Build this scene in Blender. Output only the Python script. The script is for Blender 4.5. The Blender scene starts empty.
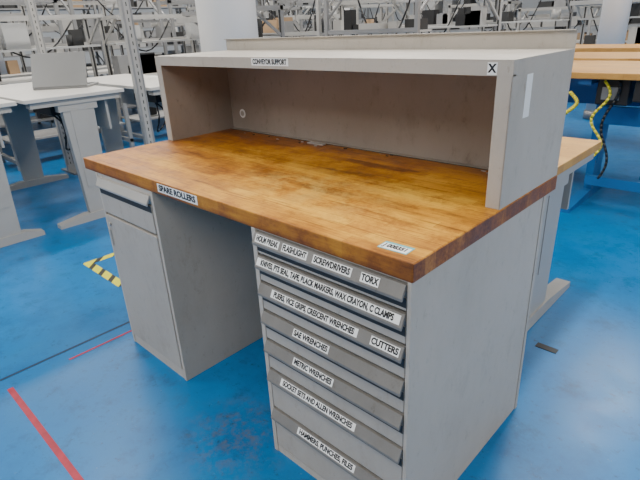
import bpy, bmesh, math, random
from mathutils import Vector, Matrix
random.seed(7)
scn=bpy.context.scene
# ------------------------------------------------------------ materials
def new_mat(name,col,rough=0.5,metal=0.0,noise=0.0,nscale=8.0,bump=0.0,bscale=60.0,spec=0.5,grime=0.0):
    m=bpy.data.materials.new(name);m.use_nodes=True
    nt=m.node_tree;b=nt.nodes['Principled BSDF']
    b.inputs['Base Color'].default_value=(*col,1);b.inputs['Roughness'].default_value=rough
    b.inputs['Metallic'].default_value=metal
    b.inputs['Specular IOR Level'].default_value=spec
    tc=nt.nodes.new('ShaderNodeTexCoord')
    out=None
    if noise>0:
        n=nt.nodes.new('ShaderNodeTexNoise');n.inputs['Scale'].default_value=nscale;n.inputs['Detail'].default_value=5
        r=nt.nodes.new('ShaderNodeValToRGB')
        r.color_ramp.elements[0].position=0.3;r.color_ramp.elements[1].position=0.7
        r.color_ramp.elements[0].color=(*[c*(1-noise) for c in col],1)
        r.color_ramp.elements[1].color=(*[min(1,c*(1+noise)) for c in col],1)
        nt.links.new(tc.outputs['Object'],n.inputs['Vector']);nt.links.new(n.outputs['Fac'],r.inputs['Fac'])
        out=r.outputs['Color']
    if grime>0:
        for sc,a,bb,st in ((7,.53,.70,1.0),(28,.58,.66,.9),(2.0,.48,.72,.7)):
            mp=nt.nodes.new('ShaderNodeMapping');mp.inputs['Scale'].default_value=(1,1,.55)
            nt.links.new(tc.outputs['Object'],mp.inputs[0])
            g=nt.nodes.new('ShaderNodeTexNoise');g.inputs['Scale'].default_value=sc;g.inputs['Detail'].default_value=10;g.inputs['Roughness'].default_value=0.8
            nt.links.new(mp.outputs[0],g.inputs['Vector'])
            gr=nt.nodes.new('ShaderNodeMapRange');gr.inputs['From Min'].default_value=a;gr.inputs['From Max'].default_value=bb;gr.inputs['To Max'].default_value=grime*st
            nt.links.new(g.outputs['Fac'],gr.inputs['Value'])
            mx=nt.nodes.new('ShaderNodeMix');mx.data_type='RGBA'
            nt.links.new(gr.outputs[0],mx.inputs['Factor']);nt.links.new(out,mx.inputs['A']);mx.inputs['B'].default_value=(col[0]*.5,col[1]*.46,col[2]*.40,1)
            out=mx.outputs['Result']
    if out: nt.links.new(out,b.inputs['Base Color'])
    if bump>0:
        n2=nt.nodes.new('ShaderNodeTexNoise');n2.inputs['Scale'].default_value=bscale
        bp=nt.nodes.new('ShaderNodeBump');bp.inputs['Strength'].default_value=bump;bp.inputs['Distance'].default_value=0.002
        nt.links.new(tc.outputs['Object'],n2.inputs['Vector']);nt.links.new(n2.outputs['Fac'],bp.inputs['Height'])
        nt.links.new(bp.outputs['Normal'],b.inputs['Normal'])
    return m
def emit_mat(name,col,s):
    m=bpy.data.materials.new(name);m.use_nodes=True
    b=m.node_tree.nodes['Principled BSDF']
    b.inputs['Emission Color'].default_value=(*col,1);b.inputs['Emission Strength'].default_value=s
    return m
M={}
M['paint']=new_mat('bench_paint',(0.42,0.382,0.33),0.45,0,0.05,3,0.08,300,grime=0.36)
M['paint_shade']=new_mat('bench_paint_shade',(0.28,0.235,0.195),0.5,0,0.08,3,grime=0.45)  # darker copy of the bench paint: riser interior shade put into the colour
M['drawer']=new_mat('drawer_paint',(0.36,0.33,0.29),0.5,0,0.06,3,grime=0.4)
M['alu']=new_mat('aluminium',(0.38,0.37,0.35),0.45,0.3,0.05,10)
M['alu_d']=new_mat('aluminium_pull',(0.19,0.18,0.165),0.5,0.2,0.08,10,grime=.4)
M['frame']=new_mat('frame_grey',(0.25,0.25,0.25),0.45,0.35,0.06,5)
M['frame_l']=new_mat('frame_light',(0.40,0.40,0.39),0.45,0.1,0.04,5)
M['desk']=new_mat('laminate_white',(0.54,0.52,0.48),0.35,0,0.03,2)
M['leg']=new_mat('leg_grey',(0.36,0.35,0.33),0.4,0.1,0.04,3)
M['laptop']=new_mat('laptop_grey',(0.22,0.22,0.215),0.4,0.3,0.04,3)
M['dark']=new_mat('dark_gap_and_shade',(0.02,0.02,0.02),0.6,0,0.1)  # near-black; also paints shade into drawer gaps and under the pulls
M['black']=new_mat('black_plastic',(0.012,0.012,0.013),0.45,0,0.2)
M['white']=new_mat('column_white',(0.72,0.71,0.70),0.5,0,0.02,2)
M['label']=new_mat('label_white',(0.80,0.80,0.78),0.4,0,0.02)
M['ink']=new_mat('label_ink',(0.005,0.005,0.005),0.5,0,0.05)
M['teal']=new_mat('sticker_teal',(0.12,0.42,0.45),0.4,0,0.05)
M['blue']=new_mat('blue_steel',(0.01,0.13,0.36),0.35,0,0.06)
M['yellow']=new_mat('yellow_plastic',(0.70,0.58,0.02),0.4,0,0.05)
M['red']=new_mat('red_tape',(0.32,0.008,0.03),0.5,0,0.25,20,grime=0.5)
M['bltape']=new_mat('navy_line',(0.0,0.012,0.04),0.5,0,0.2,20)
M['card']=new_mat('cardboard',(0.35,0.23,0.13),0.8,0,0.08)
M['wall']=new_mat('wall_paint',(0.40,0.41,0.41),0.8,0,0.04,1)
M['ceil']=new_mat('ceiling_paint',(0.30,0.30,0.30),0.9,0,0.02,1)
M['lamp']=emit_mat('lamp_diffuser',(1,0.99,0.96),4)

def wood_mat(name,pal,stripw=0.045,wear_shade=1.0):
    m=bpy.data.materials.new(name);m.use_nodes=True
    nt=m.node_tree;N=nt.nodes;L=nt.links;b=N['Principled BSDF']
    tc=N.new('ShaderNodeTexCoord')
    sep=N.new('ShaderNodeSeparateXYZ');L.new(tc.outputs['Object'],sep.inputs[0])
    def math_(op,a,bv=None,c=None):
        n=N.new('ShaderNodeMath');n.operation=op
        for i,v in enumerate((a,bv,c)):
            if v is None: continue
            if isinstance(v,(int,float)): n.inputs[i].default_value=v
            else: L.new(v,n.inputs[i])
        return n.outputs[0]
    def mrange(v,a,b_,c,d):
        n=N.new('ShaderNodeMapRange');n.inputs['From Min'].default_value=a;n.inputs['From Max'].default_value=b_
        n.inputs['To Min'].default_value=c;n.inputs['To Max'].default_value=d;L.new(v,n.inputs['Value']);return n.outputs[0]
    def noise(scale,detail,rough,vec=None):
        n=N.new('ShaderNodeTexNoise');n.inputs['Scale'].default_value=scale;n.inputs['Detail'].default_value=detail;n.inputs['Roughness'].default_value=rough
        L.new(vec if vec else tc.outputs['Object'],n.inputs['Vector']);return n.outputs['Fac']
    def mul(col,fac,c2,mode='MULTIPLY'):
        mx=N.new('ShaderNodeMix');mx.data_type='RGBA';mx.blend_type=mode
        if isinstance(fac,float): mx.inputs['Factor'].default_value=fac
        else: L.new(fac,mx.inputs['Factor'])
        L.new(col,mx.inputs['A']);mx.inputs['B'].default_value=(*c2,1);return mx.outputs['Result']
    ys=math_('DIVIDE',sep.outputs['Y'],stripw);yf=math_('FLOOR',ys)
    wn=N.new('ShaderNodeTexWhiteNoise');wn.noise_dimensions='1D';L.new(yf,wn.inputs['W'])
    xs=math_('ADD',math_('DIVIDE',sep.outputs['X'],0.55),math_('MULTIPLY',wn.outputs['Value'],7.0))
    xf=math_('FLOOR',xs)
    comb=N.new('ShaderNodeCombineXYZ');L.new(xf,comb.inputs[0]);L.new(yf,comb.inputs[1])
    wn2=N.new('ShaderNodeTexWhiteNoise');wn2.noise_dimensions='2D';L.new(comb.outputs[0],wn2.inputs['Vector'])
    mp=N.new('ShaderNodeMapping');mp.inputs['Scale'].default_value=(3,45,45);L.new(tc.outputs['Object'],mp.inputs[0])
    grain=noise(2.5,6,0.65,mp.outputs[0])
    mpb=N.new('ShaderNodeMapping');mpb.inputs['Scale'].default_value=(0.7,1.5,1);L.new(tc.outputs['Object'],mpb.inputs[0])
    big=noise(3.2,10,0.72,mpb.outputs[0])
    f=math_('ADD',math_('MULTIPLY',wn2.outputs['Value'],0.15),math_('MULTIPLY',grain,0.40))
    f=math_('ADD',f,math_('MULTIPLY',big,0.95))
    f=math_('SUBTRACT',f,0.17)
    r=N.new('ShaderNodeValToRGB');cr=r.color_ramp
    cr.elements[0].position=0.40;cr.elements[0].color=(*pal[0],1)
    cr.elements[1].position=0.74;cr.elements[1].color=(*pal[-1],1)
    for i,pc in enumerate(pal[1:-1]):
        e=cr.elements.new(0.40+0.34*(i+1)/(len(pal)-1));e.color=(*pc,1)
    L.new(f,r.inputs['Fac'])
    ln=math_('LESS_THAN',math_('FRACT',ys),0.03);ln2=math_('LESS_THAN',math_('FRACT',xs),0.005)
    c=mul(r.outputs['Color'],math_('MULTIPLY',math_('MAXIMUM',ln,ln2),0.3),(0.35,0.22,0.12))
    c=mul(c,math_('MULTIPLY',mrange(noise(13,10,0.82),0.50,0.66,0,1),0.70*wear_shade),(0.45,0.29,0.19))
    c=mul(c,math_('MULTIPLY',mrange(noise(4.2,9,0.78),0.49,0.64,0,1),0.70*wear_shade),(0.58,0.39,0.28))
    c=mul(c,math_('MULTIPLY',mrange(noise(1.7,6,0.7),0.50,0.66,0,1),0.50*wear_shade),(0.66,0.50,0.40))
    for rz,sc in ((0.5,(2,60,1)),(-0.35,(3,80,1)),(1.2,(2,70,1)),(2.2,(2.5,60,1)),(0.05,(1.5,90,1))):
        mp2=N.new('ShaderNodeMapping');mp2.inputs['Rotation'].default_value=(0,0,rz);mp2.inputs['Scale'].default_value=sc
        L.new(tc.outputs['Object'],mp2.inputs[0])
        s=noise(1.1,3,0.6,mp2.outputs[0])
        c=mul(c,math_('MULTIPLY',mrange(s,0.645,0.68,0,1),0.6*wear_shade),(0.40,0.26,0.17))
    # scuffed pale patch mid-top where parts were dragged
    if wear_shade>.5:
        vm=N.new('ShaderNodeVectorMath');vm.operation='DISTANCE'
        mp3=N.new('ShaderNodeMapping');mp3.inputs['Scale'].default_value=(.6,1,0);L.new(tc.outputs['Object'],mp3.inputs[0])
        L.new(mp3.outputs[0],vm.inputs[0]);vm.inputs[1].default_value=(0.72,0.30,0)
        patch=math_('MULTIPLY',mrange(vm.outputs['Value'],0.28,0.05,0,1),mrange(noise(9,9,.8),.44,.6,0,.6))
        c=mul(c,patch,(0.62,0.40,0.09),'MIX')
    c=mul(c,mrange(sep.outputs['X'],0.9,0.0,0.0,0.70*wear_shade),(0.74,0.54,0.60))
    c=mul(c,mrange(sep.outputs['Y'],0.42,0.80,0.0,0.75*wear_shade),(0.60,0.40,0.33))  # rear stain, plus shade under the riser painted into the wood
    c=mul(c,mrange(sep.outputs['Y'],0.04,0.0,0.0,0.4*wear_shade),(0.6,0.42,0.3))
    if wear_shade>.5: c=mul(c,mrange(sep.outputs['Z'],0.953,0.934,0.0,0.75),(0.30,0.18,0.12))
    L.new(c,b.inputs['Base Color'])
    L.new(mrange(big,0.3,0.7,0.36,0.62),b.inputs['Roughness'])
    b.inputs['Specular IOR Level'].default_value=0.4
    bp=N.new('ShaderNodeBump');bp.inputs['Strength'].default_value=0.15;bp.inputs['Distance'].default_value=0.002
    L.new(grain,bp.inputs['Height']);L.new(bp.outputs['Normal'],b.inputs['Normal'])
    return m
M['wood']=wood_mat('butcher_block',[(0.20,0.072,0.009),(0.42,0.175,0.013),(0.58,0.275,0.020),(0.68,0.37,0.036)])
M['wood2']=wood_mat('butcher_block_pale',[(0.36,0.18,0.045),(0.46,0.25,0.06),(0.54,0.31,0.085)],0.04,0.2)
M['woodend']=wood_mat('butcher_block_edge',[(0.09,0.028,0.008),(0.24,0.085,0.018),(0.44,0.20,0.04)],0.05,0.45)
def floor_mat():
    m=bpy.data.materials.new('blue_epoxy');m.use_nodes=True
    nt=m.node_tree;N=nt.nodes;L=nt.links;b=N['Principled BSDF']
    tc=N.new('ShaderNodeTexCoord')
    def noise(scale,detail,rough):
        n=N.new('ShaderNodeTexNoise');n.inputs['Scale'].default_value=scale;n.inputs['Detail'].default_value=detail;n.inputs['Roughness'].default_value=rough
        L.new(tc.outputs['Object'],n.inputs['Vector']);return n
    n=noise(2.2,9,0.72)
    r=N.new('ShaderNodeValToRGB');r.color_ramp.elements[0].position=0.35;r.color_ramp.elements[1].position=0.65
    r.color_ramp.elements[0].color=(0.0,0.105,0.29,1);r.color_ramp.elements[1].color=(0.0,0.165,0.43,1)
    L.new(n.outputs['Fac'],r.inputs['Fac'])
    c=r.outputs['Color']
    for sc,a,bb,col,k in ((6,.53,.70,(0.015,0.055,0.11),.75),(1.1,.52,.70,(0.01,0.08,0.17),.6),(22,.57,.66,(0.02,0.06,0.11),.8),(38,.62,.67,(0.2,0.26,0.32),.5)):
        s=noise(sc,9,0.78)
        sr=N.new('ShaderNodeMapRange');sr.inputs['From Min'].default_value=a;sr.inputs['From Max'].default_value=bb;sr.inputs['To Max'].default_value=k
        L.new(s.outputs['Fac'],sr.inputs['Value'])
        mx=N.new('ShaderNodeMix');mx.data_type='RGBA'
        L.new(sr.outputs[0],mx.inputs['Factor']);L.new(c,mx.inputs['A']);mx.inputs['B'].default_value=(*col,1);c=mx.outputs['Result']
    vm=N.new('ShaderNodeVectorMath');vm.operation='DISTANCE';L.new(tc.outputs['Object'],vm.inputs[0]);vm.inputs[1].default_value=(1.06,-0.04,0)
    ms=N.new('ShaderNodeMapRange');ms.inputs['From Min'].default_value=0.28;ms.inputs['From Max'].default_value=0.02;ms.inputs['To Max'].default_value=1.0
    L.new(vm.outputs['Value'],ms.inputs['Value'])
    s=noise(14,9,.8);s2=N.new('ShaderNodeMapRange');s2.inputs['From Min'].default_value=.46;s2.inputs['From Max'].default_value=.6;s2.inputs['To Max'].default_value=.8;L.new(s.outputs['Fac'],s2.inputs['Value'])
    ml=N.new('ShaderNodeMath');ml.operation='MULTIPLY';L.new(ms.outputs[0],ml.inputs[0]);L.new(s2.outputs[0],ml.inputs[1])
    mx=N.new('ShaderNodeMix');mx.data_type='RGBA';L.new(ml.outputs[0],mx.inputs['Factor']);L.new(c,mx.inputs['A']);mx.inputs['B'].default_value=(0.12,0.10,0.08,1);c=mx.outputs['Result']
    L.new(c,b.inputs['Base Color'])
    rn=N.new('ShaderNodeMapRange');rn.inputs['To Min'].default_value=0.2;rn.inputs['To Max'].default_value=0.5
    s=noise(5,8,.75);L.new(s.outputs['Fac'],rn.inputs['Value']);L.new(rn.outputs[0],b.inputs['Roughness'])
    b.inputs['Specular IOR Level'].default_value=0.4
    bp=N.new('ShaderNodeBump');bp.inputs['Strength'].default_value=0.12;bp.inputs['Distance'].default_value=0.01
    L.new(n.outputs['Fac'],bp.inputs['Height']);L.new(bp.outputs['Normal'],b.inputs['Normal'])
    return m
M['floor']=floor_mat()
def hazard_mat():
    m=bpy.data.materials.new('hazard_tape');m.use_nodes=True
    nt=m.node_tree;N=nt.nodes;L=nt.links;b=N['Principled BSDF']
    tc=N.new('ShaderNodeTexCoord');w=N.new('ShaderNodeTexWave');w.bands_direction='DIAGONAL';w.inputs['Scale'].default_value=4.2
    L.new(tc.outputs['Object'],w.inputs['Vector'])
    r=N.new('ShaderNodeValToRGB');r.color_ramp.interpolation='CONSTANT'
    r.color_ramp.elements[0].color=(0.03,0.03,0.02,1);r.color_ramp.elements[1].position=0.25;r.color_ramp.elements[1].color=(0.62,0.58,0.02,1)
    L.new(w.outputs['Fac'],r.inputs['Fac']);L.new(r.outputs['Color'],b.inputs['Base Color']);b.inputs['Roughness'].default_value=0.5
    return m
M['hazard']=hazard_mat()
# ------------------------------------------------------------ mesh builder
class MB:
    def __init__(s): s.bm=bmesh.new();s.mats=[]
    def mi(s,k):
        if k not in s.mats: s.mats.append(k)
        return s.mats.index(k)
    def _fin(s,geom,k,M4):
        i=s.mi(k)
        bmesh.ops.transform(s.bm,matrix=M4,verts=geom)
        fs=set()
        for v in geom:
            for f in v.link_faces: fs.add(f)
        for f in fs: f.material_index=i
        return fs
    def box(s,x0,x1,y0,y1,z0,z1,k,rot=None,bev=0.0,pivot=None):
        g=bmesh.ops.create_cube(s.bm,size=1)['verts']
        c=Vector(((x0+x1)/2,(y0+y1)/2,(z0+z1)/2))
        Sm=Matrix.Diagonal((abs(x1-x0),abs(y1-y0),abs(z1-z0),1))
        T=Matrix.Translation(c)@Sm
        if rot is not None:
            pv=Vector(pivot) if pivot else c
            T=Matrix.Translation(pv)@rot@Matrix.Translation(-pv)@T
        fs=s._fin(g,k,T)
        if bev>0:
            es=set()
            for f in fs:
                for e in f.edges: es.add(e)
            r=bmesh.ops.bevel(s.bm,geom=list(es),offset=bev,segments=2,affect='EDGES',profile=0.5)
            i=s.mi(k)
            for f in r['faces']: f.material_index=i
    def cyl(s,p0,p1,r,k,seg=20,r2=None):
        p0=Vector(p0);p1=Vector(p1);d=p1-p0
        g=bmesh.ops.create_cone(s.bm,cap_ends=True,segments=seg,radius1=r,radius2=r if r2 is None else r2,depth=d.length)['verts']
        q=Vector((0,0,1)).rotation_difference(d.normalized()).to_matrix().to_4x4()
        fs=s._fin(g,k,Matrix.Translation((p0+p1)/2)@q)
        for f in fs:
            if len(f.verts)==4: f.smooth=True
    def bar(s,p0,p1,w,h,k):
        p0=Vector(p0);p1=Vector(p1);d=p1-p0
        g=bmesh.ops.create_cube(s.bm,size=1)['verts']
        q=d.to_track_quat('Z','Y').to_matrix().to_4x4()
        s._fin(g,k,Matrix.Translation((p0+p1)/2)@q@Matrix.Diagonal((w,h,d.length,1)))
    def prism(s,pts,axis,a0,a1,k):
        def mk(p,a):
            if axis=='x': return (a,p[0],p[1])
            if axis=='y': return (p[0],a,p[1])
            return (p[0],p[1],a)
        A=[s.bm.verts.new(mk(p,a0)) for p in pts];B=[s.bm.verts.new(mk(p,a1)) for p in pts]
        i=s.mi(k);n=len(pts);fs=[]
        fs.append(s.bm.faces.new(A));fs.append(s.bm.faces.new(B[::-1]))
        for j in range(n): fs.append(s.bm.faces.new((A[j],B[j],B[(j+1)%n],A[(j+1)%n])))
        for f in fs: f.material_index=i
        bmesh.ops.recalc_face_normals(s.bm,faces=fs)
    def tube(s,pts,r,k,seg=8):
        for a,b in zip(pts[:-1],pts[1:]): s.cyl(a,b,r,k,seg)
    def obj(s,name,loc=(0,0,0),rotz=0,parent=None):
        me=bpy.data.meshes.new(name);s.bm.to_mesh(me);s.bm.free()
        for k in s.mats: me.materials.append(M[k])
        o=bpy.data.objects.new(name,me);scn.collection.objects.link(o)
        o.location=loc;o.rotation_euler=(0,0,rotz)
        if parent: o.parent=parent
        return o
def empty(name,loc=(0,0,0),rotz=0):
    e=bpy.data.objects.new(name,None);scn.collection.objects.link(e);e.location=loc;e.rotation_euler=(0,0,rotz);e.empty_display_size=0.1
    return e
def text(name,body,loc,rot,height,parent,width=None,mat='ink'):
    cu=bpy.data.curves.new(name,'FONT');cu.body=body;cu.size=height*1.38;cu.align_x='CENTER';cu.align_y='CENTER';cu.extrude=0.0002;cu.offset=height*0.06
    o=bpy.data.objects.new(name,cu);scn.collection.objects.link(o)
    bpy.context.view_layer.update()
    dg=bpy.context.evaluated_depsgraph_get()
    me=bpy.data.meshes.new_from_object(o.evaluated_get(dg));bpy.data.objects.remove(o)
    o=bpy.data.objects.new(name,me);scn.collection.objects.link(o);me.materials.clear();me.materials.append(M[mat])
    o.location=loc;o.rotation_euler=rot
    if width:
        xs=[v.co.x for v in me.vertices];w=max(xs)-min(xs);o.scale=(width/w,1,1)
    o.parent=parent
    return o
# ------------------------------------------------------------ main bench
W,D,H,t=1.83,0.9025,0.985,0.0525
YR,RH,LIP=0.452,0.417,0.058
ZB=H-t
bench=empty('workbench')
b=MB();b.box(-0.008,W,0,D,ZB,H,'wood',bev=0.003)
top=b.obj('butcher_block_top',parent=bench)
b=MB();b.box(W,W+0.0015,0.002,D-0.002,ZB+0.002,H-0.003,'woodend')
b.obj('end_grain',parent=bench)
rx0,rx1=-0.004,W-0.002
zt=H+RH
b=MB()
b.box(rx0,rx1,YR,D,zt-0.003,zt,'paint')
b.box(rx0,rx1,YR,YR+0.004,zt-0.040,zt,'paint',bev=0.0015)
b.box(rx0,rx1,YR,YR+0.02,zt-0.042,zt-0.038,'paint')
b.box(rx0,rx1,D-0.004,D,zt,zt+LIP,'paint')
b.box(rx0,rx1,D-0.018,D,zt+LIP-0.003,zt+LIP,'paint')
b.obj('riser_shelf',parent=bench)
b=MB()
b.box(rx1-0.003,rx1,YR+.001,D,H,zt-0.003,'paint')
b.box(rx1-0.045,rx1,YR+.001,YR+0.004,H,zt-0.040,'paint',bev=0.001)
b.box(rx1-0.045,rx1-0.042,YR+.004,D-0.05,H,zt-0.04,'paint')
b.box(rx0,rx0+0.003,YR+.001,D,H,zt-0.003,'paint')
b.box(rx0,rx0+0.045,YR+.001,YR+0.004,H,zt-0.040,'paint',bev=0.001)
b.box(rx0+0.042,rx0+0.045,YR+.004,D-0.05,H,zt-0.04,'paint_shade')
b.obj('riser_sides',parent=bench)
b=MB()
b.box(rx0+0.003,rx1-0.003,D-0.05,D-0.046,H,zt-0.003,'paint_shade')
b.box(rx0+0.003,rx1-0.003,D-0.004,D,H,zt-0.003,'paint')
b.box(rx0+0.05,rx1-0.05,D-0.075,D-0.051,H+0.0005,H+0.004,'paint_shade')
b.box(rx0+0.05,rx1-0.05,D-0.079,D-0.075,H+0.0003,H+0.002,'dark')
b.obj('riser_back',parent=bench)
b=MB()
b.cyl((0.14,D-0.053,H+0.09),(0.14,D-0.0505,H+0.09),0.024,'label');b.cyl((0.14,D-0.055,H+0.09),(0.14,D-0.053,H+0.09),0.014,'paint')
b.obj('grommet',parent=bench)
b=MB();R=random.Random(5)
for i in range(14):
    x=R.uniform(.2,1.7);y=R.uniform(.76,.82);a=R.uniform(0,3.1);l=R.uniform(.008,.02)
    b.bar((x,y,H+.002),(x+l*math.cos(a),y+l*math.sin(a)*.5,H+.002),.003,.003,R.choice(['dark','alu','card']))
b.box(.70,.80,.79,.815,H+.0003,H+.006,'drawer')
b.obj('loose_scraps',parent=bench)
# right pedestal
px0,px1,py1=1.2253,W-0.002,0.82
b=MB()
b.box(px1-0.012,px1,0.0,py1,0,ZB,'paint',bev=0.0015)
b.box(px0,px0+0.02,0.0,py1,0,ZB,'paint',bev=0.002)
b.box(px0+.02,px1-.012,py1-0.01,py1,0,ZB,'paint')
b.box(px0+.02,px1-.012,0.004,py1-.01,ZB-0.004,ZB,'paint')
b.box(px0+.02,px1-.012,0.004,0.02,0.0,0.03,'paint')
b.box(px0+.02,px1-.012,0.02,py1-.01,0.0,0.03,'dark')
b.box(px0+.02,px1-.012,0.03,0.034,0.03,ZB-.005,'dark')
b.box(px1,px1+0.003,py1-0.02,py1,0,ZB,'paint')
b.obj('drawer_pedestal_case',parent=bench)
ztops=[0.931,0.848,0.750,0.642,0.526,0.402,0.226,0.034]
labels=[[('HOLM BREAK',.02,.21),('FLASHLIGHT',.235,.42),('SCREWDRIVERS',.46,.71),('TORX',.765,.87)],
 [('KNIVES, PTS SEAL, TAPE, BLACK MARKERS, WAX CRAYON, C CLAMPS',.01,.985)],
 [('PLIERS, VICE GRIPS, CRESCENT WRENCHES',.11,.74),('CUTTERS',.82,.985)],
 [('SAE WRENCHES',.27,.54)],[('METRIC WRENCHES',.25,.56)],[('SOCKET SETS AND ALLEN WRENCHES',.12,.71)],[('HAMMERS, PUNCHES, FILES',.24,.70)]]
dx0,dx1=px0+0.024,px1-0.014
def pull(b,z1,x0,x1,k):
    prof=[(0.02,z1),(-0.004,z1),(-0.020,z1-0.032),(-0.020,z1-0.040),(-0.016,z1-0.041),(-0.013,z1-0.034),(-0.002,z1-0.010),(0.002,z1-0.040),(0.02,z1-0.040)]
    b.prism(prof,'x',x0,x1,k)
ang=math.atan2(0.016,0.032)
for i in range(7):
    z1=ztops[i]-0.006;z0=ztops[i+1]+0.002
    b=MB()
    b.box(dx0,dx1,0.0,0.028,z0,z1-0.038,'drawer',bev=0.002)
    b.box(dx0,dx1,-0.0012,0.0,z1-0.066,z1-0.038,'dark')  # painted shadow of the pull, a dark strip on the drawer face
    pull(b,z1,dx0,dx1,'alu_d')
    b.obj('drawer_%d'%(i+1),parent=bench)
    wd=dx1-dx0
    for j,(tx,a,c) in enumerate(labels[i]):
        xa=dx0+a*wd;xb=dx0+c*wd
        zc=z1-0.0155;yc=-0.0120
        l=MB();l.box(-(xb-xa)/2,(xb-xa)/2,-0.0125,0.0125,-0.0004,0.0004,'label')
        lo=l.obj('drawer_%d_label_%d'%(i+1,j+1),parent=bench)
        lo.location=((xa+xb)/2,yc-.0004,zc);lo.rotation_euler=(math.pi/2-ang,0,0)
        text('drawer_%d_text_%d'%(i+1,j+1),tx,((xa+xb)/2,yc-0.0012,zc+.0004),(math.pi/2-ang,0,0),0.0175,bench,(xb-xa)*0.93)
# left pedestal
lx0,lx1=0.0964,0.6078
b=MB()
b.box(lx1-0.018,lx1,0,py1,0,ZB,'paint',bev=0.002)
b.box(lx0,lx0+0.018,0,py1,0,ZB,'paint',bev=0.002)
b.box(lx0+.018,lx1-.018,py1-0.01,py1,0,ZB,'paint')
b.box(lx0+.018,lx1-.018,0.004,0.01,ZB-0.025,ZB,'paint')
b.box(lx0+.018,lx1-.018,0.004,0.02,0,0.055,'paint')
b.box(lx0+.018,lx1-.018,0.03,0.034,0.03,ZB-.012,'dark')
b.obj('cabinet_pedestal_case',parent=bench)
b=MB()
qx0,qx1=lx0+0.024,lx1-0.022
b.box(qx0,qx1,-0.004,0.028,0.745,0.868,'drawer',bev=0.002)
b.box(qx0,qx1,-0.0052,-0.004,0.838,0.868,'dark')  # dark strip painting the shadow below this pull
pull(b,0.911,qx0,qx1,'alu')
b.obj('cabinet_drawer',parent=bench)
b=MB()
b.box(qx0,qx1,-0.004,0.022,0.06,0.732,'drawer',bev=0.003)
b.box(qx0+.012,qx0+.022,-.010,-.004,0.58,0.66,'alu')
b.cyl((qx0+0.03,-0.012,0.69),(qx0+0.03,-0.004,0.69),0.009,'alu')
b.obj('cabinet_door',parent=bench)
b=MB();b.box(lx1,px0,py1-0.01,py1,0.55,ZB,'paint');b.obj('modesty_panel',parent=bench)
def front_label(nm,tx,x0,x1,y,zc,h,th):
    l=MB();l.box(x0,x1,y-0.0008,y,zc-h/2,zc+h/2,'label');l.obj(nm,parent=bench)
    text(nm+'_text',tx,((x0+x1)/2,y-0.0013,zc),(math.pi/2,0,0),th,bench,(x1-x0)*0.92)
front_label('spare_rollers_label','SPARE ROLLERS',0.665,0.935,0.0,H-0.024,0.034,0.023)
front_label('conveyor_support_label','CONVEYOR SUPPORT',0.75,0.965,YR,zt-0.017,0.028,0.019)
front_label('x_label','X',1.755,1.783,YR,zt-0.023,0.032,0.022)
l=MB();l.box(-0.043,0.043,-0.022,0.022,0,0.0006,'teal');l.box(-0.040,0.040,-0.019,0.012,0.0006,0.0009,'label')
o=l.obj('asset_sticker',parent=bench);o.location=(1.745,0.052,H+0.0002);o.rotation_euler=(0,0,0.05)
text('asset_text','J 008351',(1.745,0.050,H+0.0014),(0,0,0.05),0.018,bench,0.068)
l=MB();l.box(rx1,rx1+0.001,0.545,0.585,zt-0.165,zt-0.045,'label');l.obj('side_tag',parent=bench)
# ------------------------------------------------------------ room
b=MB();b.box(-16,9,-6,18,-0.1,0,'floor');b.obj('floor')
b=MB();b.box(-16,9,-6,18,4.6,4.7,'ceil');b.obj('ceiling')
b=MB();b.box(-16.2,-16,-6,18,0,4.6,'wall');b.obj('wall_left')
b=MB();b.box(9,9.2,-6,18,0,4.6,'wall');b.obj('wall_right')
b=MB();b.box(-16,9,18,18.2,0,4.6,'wall');b.obj('wall_back')
b=MB();b.box(-16,9,-6.2,-6,0,4.6,'wall');b.obj('wall_front')
b=MB();b.box(0.0,2.2,-0.592,-0.566,0.0002,0.0012,'red');b.obj('red_floor_tape')
b=MB();b.box(-0.112,-0.095,-1.6,0.10,0.0002,0.001,'bltape');b.box(-0.112,0.10,0.085,0.1,0.0002,0.001,'bltape');b.obj('floor_joint_line')
b=MB();b.box(-0.015,-0.001,-0.30,0.05,0.0002,0.0012,'red');b.obj('red_floor_tape')
b=MB();b.box(-1.12,-0.56,0.235,0.295,0.0002,0.0014,'hazard');b.box(-1.12,-1.06,0.295,0.62,0.0002,0.0014,'hazard');b.obj('hazard_floor_tape')
b=MB();b.box(1.72,1.82,1.285,1.325,0.0002,0.003,'dark');b.obj('floor_slot_plate')
# ------------------------------------------------------------ white columns
for (x,y,r) in [(-2.25,2.62,0.31),(0.13,7.6,0.18),(-9,2.0,0.3),(-6,8.6,0.3)]:
    b=MB();b.cyl((x,y,0),(x,y,4.6),r,'white',48);b.cyl((x,y,0),(x,y,0.12),r+0.02,'frame',48);b.obj('round_column')
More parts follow.
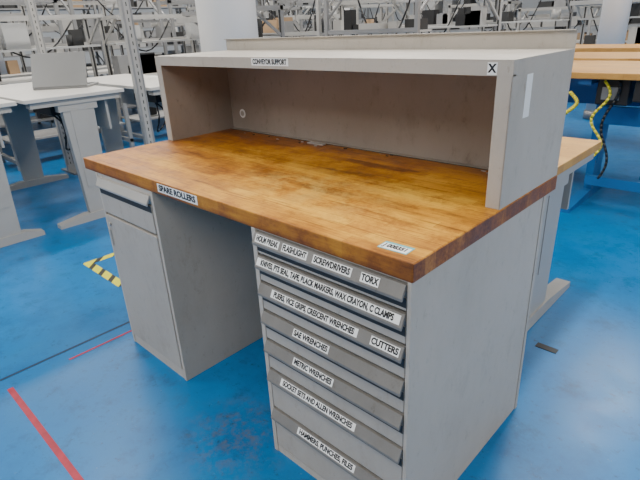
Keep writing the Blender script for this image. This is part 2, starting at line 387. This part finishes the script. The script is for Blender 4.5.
# ------------------------------------------------------------ sit-stand desks
def lift_desk(name,x0,x1,y0,y1,z,topk,legk,tk=0.03,inset=0.07,off=0.0,xsl=None,cables=0,extra=None):
    e=empty(name,((x0+x1)/2,(y0+y1)/2,0))
    cx,cy=(x0+x1)/2,(y0+y1)/2
    b=MB();b.box(x0-cx,x1-cx,y0-cy,y1-cy,z-tk,z,topk,bev=0.004);b.obj('desk_top',parent=e)
    b=MB();dy=(y1-y0);f0=-dy*.46
    xsl=xsl or (x0+inset,x1-inset)
    for sx in xsl:
        sx-=cx
        b.prism([(f0,0),(dy*.44,0),(dy*.44,0.035),(off+0.14,0.07),(off-0.14,0.07),(f0,0.035)],'x',sx-0.04,sx+0.04,legk)
        b.prism([(off-0.10,0.06),(off+0.10,0.06),(off+0.13,z-tk-0.09),(off-0.13,z-tk-0.09)],'x',sx-0.03,sx+0.03,legk)
        b.box(sx-0.034,sx+0.034,off-0.07,off+0.07,0.30,z-tk-0.10,legk)
        b.box(sx-0.045,sx+0.045,-dy*.45,dy*.45,z-tk-0.045,z-tk,legk)
        b.box(sx-0.036,sx+0.036,off-0.16,off+0.16,z-tk-0.10,z-tk-0.045,legk)
    b.box(xsl[0]-cx,xsl[-1]-cx,-0.03,0.03,z-tk-0.12,z-tk-0.05,legk)
    b.box(xsl[0]-cx,xsl[-1]-cx,dy*.3,dy*.3+0.02,z-tk-0.30,z-tk-0.05,legk)
    b.obj('lift_legs',parent=e)
    if cables:
        b=MB();R=random.Random(int(abs(y0)*100))
        for k in range(cables):
            pts=[];xa=x1-cx-R.uniform(.35,.9)
            for i in range(12):
                tt=i/11;pts.append((xa+.15*math.sin(tt*5+k),.1+.4*(tt-.5)+.05*math.sin(tt*9+k),max(.02,z-.12-.5*z*math.sin(tt*math.pi)*(.5+.3*k))))
            b.tube(pts,.009,'black',6)
        b.box(x1-cx-.9,x1-cx-.45,-.08,.05,z-tk-.17,z-tk-.10,'black')
        b.obj('hanging_cables',parent=e)
    if extra: extra(e,cx,cy)
    return e
lift_desk('standing_desk',-3.75,-1.93,0.38,1.19,1.08,'desk','leg',cables=2)
lift_desk('standing_desk',-3.75,-1.93,-0.50,0.33,1.08,'desk','leg',off=0.10,cables=1)
lift_desk('standing_desk',-3.8,-1.9,1.42,2.15,1.06,'desk','leg',cables=2)
lift_desk('standing_workbench',-0.2,1.66,1.02,2.06,0.87,'wood2','leg',0.045,0.06,off=-.02)
def kit(e,cx,cy):
    # yellow hose, cables and control gear hung under the front edge
    yf=3.2-cy
    b=MB();pts=[]
    for i in range(26):
        tt=i/25;a=-1.2+tt*4.4
        pts.append((1.02-cx+.10*math.cos(a)+.02,yf+.05-.02*tt,1.0-.45*tt+.05*math.sin(a)))
    b.tube(pts,.014,'yellow',8)
    pts=[(1.30-cx+.05*math.sin(i*.5),yf+.07,1.04-i*.03) for i in range(20)];b.tube(pts,.010,'yellow',8)
    pts=[(1.36-cx+.04*math.sin(i*.4+1),yf+.10,1.04-i*.035) for i in range(22)];b.tube(pts,.010,'black',8)
    b.obj('air_hoses',parent=e)
    b=MB()
    b.box(1.24-cx,1.46-cx,yf+.12,yf+.30,.86,1.055,'black',bev=.01)
    b.box(1.28-cx,1.40-cx,yf+.112,yf+.12,.90,.99,'frame')
    b.box(1.50-cx,1.66-cx,yf+.05,yf+.22,.90,1.055,'black',bev=.01)
    b.obj('control_box',parent=e)
    b=MB();b.box(1.17-cx,2.2-cx,yf+.45,yf+.50,.66,.80,'blue');b.box(1.17-cx,2.2-cx,yf+.45,yf+.50,.14,.22,'blue')
    b.obj('cross_rails',parent=e)
lift_desk('standing_workbench',-0.8,2.4,3.2,4.25,1.10,'wood2','blue',0.045,xsl=(-.3,1.17,2.2),off=.15,extra=kit)
lift_desk('standing_workbench',-0.8,2.6,4.5,5.35,1.10,'wood2','blue',0.045,xsl=(-.3,1.45,2.2),cables=3)
lift_desk('standing_workbench',-0.8,2.6,6.0,6.8,1.10,'wood2','blue',0.045,xsl=(-.3,1.2,2.2),cables=3)
# ------------------------------------------------------------ frame station
def frame_station(name,x,y,rz,w=1.6,d=0.75,h=2.1,dz=0.95,fk='frame',topk='desk',seed=0):
    R=random.Random(seed)
    b=MB();p=0.05
    for sx in (-w/2,w/2):
        b.box(sx-p/2,sx+p/2,d/2-p,d/2,0,h,fk)
        b.box(sx-p/2,sx+p/2,-d/2,-d/2+p,0,dz,fk)
        b.box(sx-p/2-.002,sx+p/2+.002,-d/2,d/2,0.08,0.08+p,fk)
        b.box(sx-p/2,sx+p/2,-d/2,d/2,dz-.08,dz-.03,fk)
        b.bar((sx,d/2,h*0.97),(sx,-d/4,h*0.97),p,p,fk)
        b.bar((sx,d/2-.02,h*0.78),(sx,-d*.18,h*0.96),0.03,0.03,fk)
        b.box(sx-p/4,sx+p/4,d/2-p-0.003,d/2-p,dz,h,'dark')
    for zz in (dz+0.45,h-0.05):
        b.box(-w/2,w/2,d/2-p*.8,d/2-p*.1,zz-p/2,zz+p/2,fk)
    b.box(-w/2,w/2,-d/4-.02,-d/4+.02,h*0.97-.02,h*0.97+.02,fk)
    b.box(-w/2-.02,w/2+.02,-d/2-.02,d/2-p,dz-.03,dz,topk)
    b.box(-w/2,w/2,0.0,d/2-p,dz+0.42,dz+0.445,'frame_l')
    b.box(-w/2,w/2,-.03,.03,0.3,0.34,fk)
    b.box(-w/2,w/2,-d/2+.1,d/2-.05,.32,.345,fk)
    for k in range(R.randint(5,9)):
        cx=R.uniform(-w/2+.12,w/2-.12);k2=R.choice(['black','card','frame_l','black','dark','dark','leg','frame','alu','black','frame','dark'])
        sz=R.uniform(.06,.16);zz=R.choice([dz,dz+0.445,dz+.445,.345])
        if R.random()<.2: b.cyl((cx,.1,zz),(cx,.1,zz+R.uniform(.1,.25)),sz*.5,k2,12)
        else: b.box(cx-sz,cx+sz,0.02,.02+sz*1.6,zz,zz+R.uniform(.08,.32),k2)
    if R.random()<.45:
        zz=dz+.66
        for yy in (-.22,.02): b.box(-w/2-.1,w/2+.1,yy-.012,yy+.012,zz,zz+.07,'alu')
        for i in range(18):
            xx=-w/2+(i+.5)*w/18;b.cyl((xx,-.21,zz+.05),(xx,.01,zz+.05),.017,'frame_l',8)
    for q in range(1):
        pts=[Vector((-w/2+.1,d/2-.1,h-.1))];o_=R.uniform(.3,.7);ee=R.uniform(.4,.9)
        for i in range(10):
            tt=(i+1)/10;pts.append(Vector((-w/2+.1+tt*w*ee,d/2-.12,h-.1-o_*math.sin(tt*math.pi))))
        b.tube(pts,.011,'black',6)
    return b.obj(name,(x,y,0),rz)
def upright(x,y,h,w=.09,dp=.05,rz=0):
    b=MB()
    b.box(-dp/2,dp/2,-w/2,w/2,0,h,'leg',bev=.004)
    b.box(dp/2,dp/2+.004,-w/2+.004,-w/2+.018,.1,h-.02,'frame');b.box(dp/2,dp/2+.004,w/2-.018,w/2-.004,.1,h-.02,'frame')
    for i in range(int(h/0.06)-2):
        z=.1+i*.06
        b.box(dp/2,dp/2+.001,-.004,.004,z,z+.03,'dark')
    b.box(-.2,.2,-.05,.05,0,.02,'frame')
    b.bar((0,0,h-.35),(-.55,0,h-.05),.04,.04,'frame_l')
    b.box(-dp/2-.6,dp/2,-.02,.02,h-.06,h-.02,'frame_l')
    b.obj('slotted_upright_post',(x,y,0),rz)
upright(-1.86,1.30,2.3);upright(-3.9,1.28,2.3);upright(-3.86,.355,2.3,.045)
def storage_rack(x,y,rz,w=2.4,d=.6,h=2.6,seed=0):
    R=random.Random(seed);b=MB()
    for sx in (-w/2,w/2):
        for sy in (-d/2,d/2): b.box(sx-.025,sx+.025,sy-.025,sy+.025,0,h,'frame')
        for k in range(5): b.bar((sx,-d/2,.2+k*.48),(sx,d/2,.2+(k+1)*.46),.02,.02,'frame')
    for zz in (.12,.7,1.2,1.65,2.1,2.5):
        b.box(-w/2,w/2,-d/2,d/2,zz-.03,zz,'frame')
        x_=-w/2+.06
        while x_<w/2-.2:
            ww=R.uniform(.1,.35);hh=R.uniform(.12,.38)
            if R.random()<.85: b.box(x_,x_+ww,-d/2+.05,d/2-.08,zz,zz+min(hh,.38),R.choice(['black','frame','leg','frame_l','dark','card','frame','leg','alu','frame']))
            x_+=ww+R.uniform(.01,.08)
    b.obj('storage_rack',(x,y,0),rz)
sd=0
for (xx,rz) in [(-4.9,math.pi/2),(-6.5,-math.pi/2),(-7.9,math.pi/2)]:
    yy=-3.5
    while yy<11.3:
        sd+=1
        if not(xx==-6.5 and 7.6<yy<9.6):
            frame_station('frame_workstation',xx,yy,rz,1.5,.75,random.uniform(1.75,2.3),.95,random.choice(['frame','frame_l','alu']),seed=sd)
        yy+=1.72
for k in range(8): storage_rack(-10.2,-4+k*2.5,math.pi/2,seed=100+k)
for yy,rz in [(3.5,0),(4.9,math.pi),(6.4,0),(9.2,0),(11,math.pi)]:
    for xx in ([-3.5] if yy<4 else ([-3.55,-1.95] if yy<7 else [-3.6,-1.9,-.2,1.6,3.4])):
        sd+=1
        frame_station('frame_workstation',xx+.05,yy,rz,1.45,.7,random.uniform(1.6,2.1),.95,random.choice(['frame','frame_l','alu']),seed=sd)
for k in range(6): storage_rack(-5.2+k*2.5,13.2,0,seed=200+k)
# laptop on desk
e=empty('laptop',(-2.66,1.0,1.08),math.radians(-42))
b=MB();b.box(-.15,.17,-.24,.24,0,.02,'laptop',bev=.004);b.box(-.13,.02,-.21,.21,.02,.023,'black');b.obj('base',parent=e)
b=MB();R1=Matrix.Rotation(math.radians(-24),4,'Y')
b.box(.16,.175,-.24,.24,.02,.33,'laptop',bev=.003,rot=R1,pivot=(.17,0,.02))
b.obj('lid',parent=e)
b=MB();R=random.Random(3)
for k in range(8):
    pts=[];a0=R.uniform(0,6)
    for i in range(14):
        a=a0+i*.45;rr=.12+.05*R.random();pts.append((rr*1.4*math.cos(a),rr*math.sin(a),.012+.008*k+R.uniform(0,.01)))
    b.tube(pts,.009,'black',6)
b.obj('cable_heap',(-3.15,.12,1.08))
# ------------------------------------------------------------ lights
for ix in range(5):
    for iy in range(4):
        x=-12+ix*4.4;y=-3.2+iy*5.2
        b=MB();b.box(-.09,.09,-1.9,1.9,0,.06,'frame_l');b.box(-.075,.075,-1.85,1.85,-.012,0,'lamp')
        o=b.obj('linear_ceiling_light',(x,y,4.2))
        la=bpy.data.lights.new('tube','AREA');la.shape='RECTANGLE';la.size=.3;la.size_y=3.7;la.energy=190;la.color=(1,.965,.91)
        lo=bpy.data.objects.new('tube_light',la);scn.collection.objects.link(lo);lo.parent=o;lo.location=(0,0,-.03)
w=bpy.data.worlds.new('world');scn.world=w;w.use_nodes=True
w.node_tree.nodes['Background'].inputs[0].default_value=(.9,.95,1,1);w.node_tree.nodes['Background'].inputs[1].default_value=.5
# ------------------------------------------------------------ camera
yaw,pit,rol,f=0.7763,-0.4073,-0.0496,499.1651
fw=Vector((-math.sin(yaw)*math.cos(pit),math.cos(yaw)*math.cos(pit),math.sin(pit)))
r0=fw.cross(Vector((0,0,1))).normalized();u0=r0.cross(fw)
r=r0*math.cos(rol)+u0*math.sin(rol);u=-r0*math.sin(rol)+u0*math.cos(rol)
cd=bpy.data.cameras.new('camera');cam=bpy.data.objects.new('camera',cd);scn.collection.objects.link(cam)
cam.matrix_world=Matrix(((r.x,u.x,-fw.x,2.4101),(r.y,u.y,-fw.y,-.8971),(r.z,u.z,-fw.z,1.5098),(0,0,0,1)))
cd.sensor_width=36;cd.lens=f*36/640;cd.clip_start=.05
scn.camera=cam
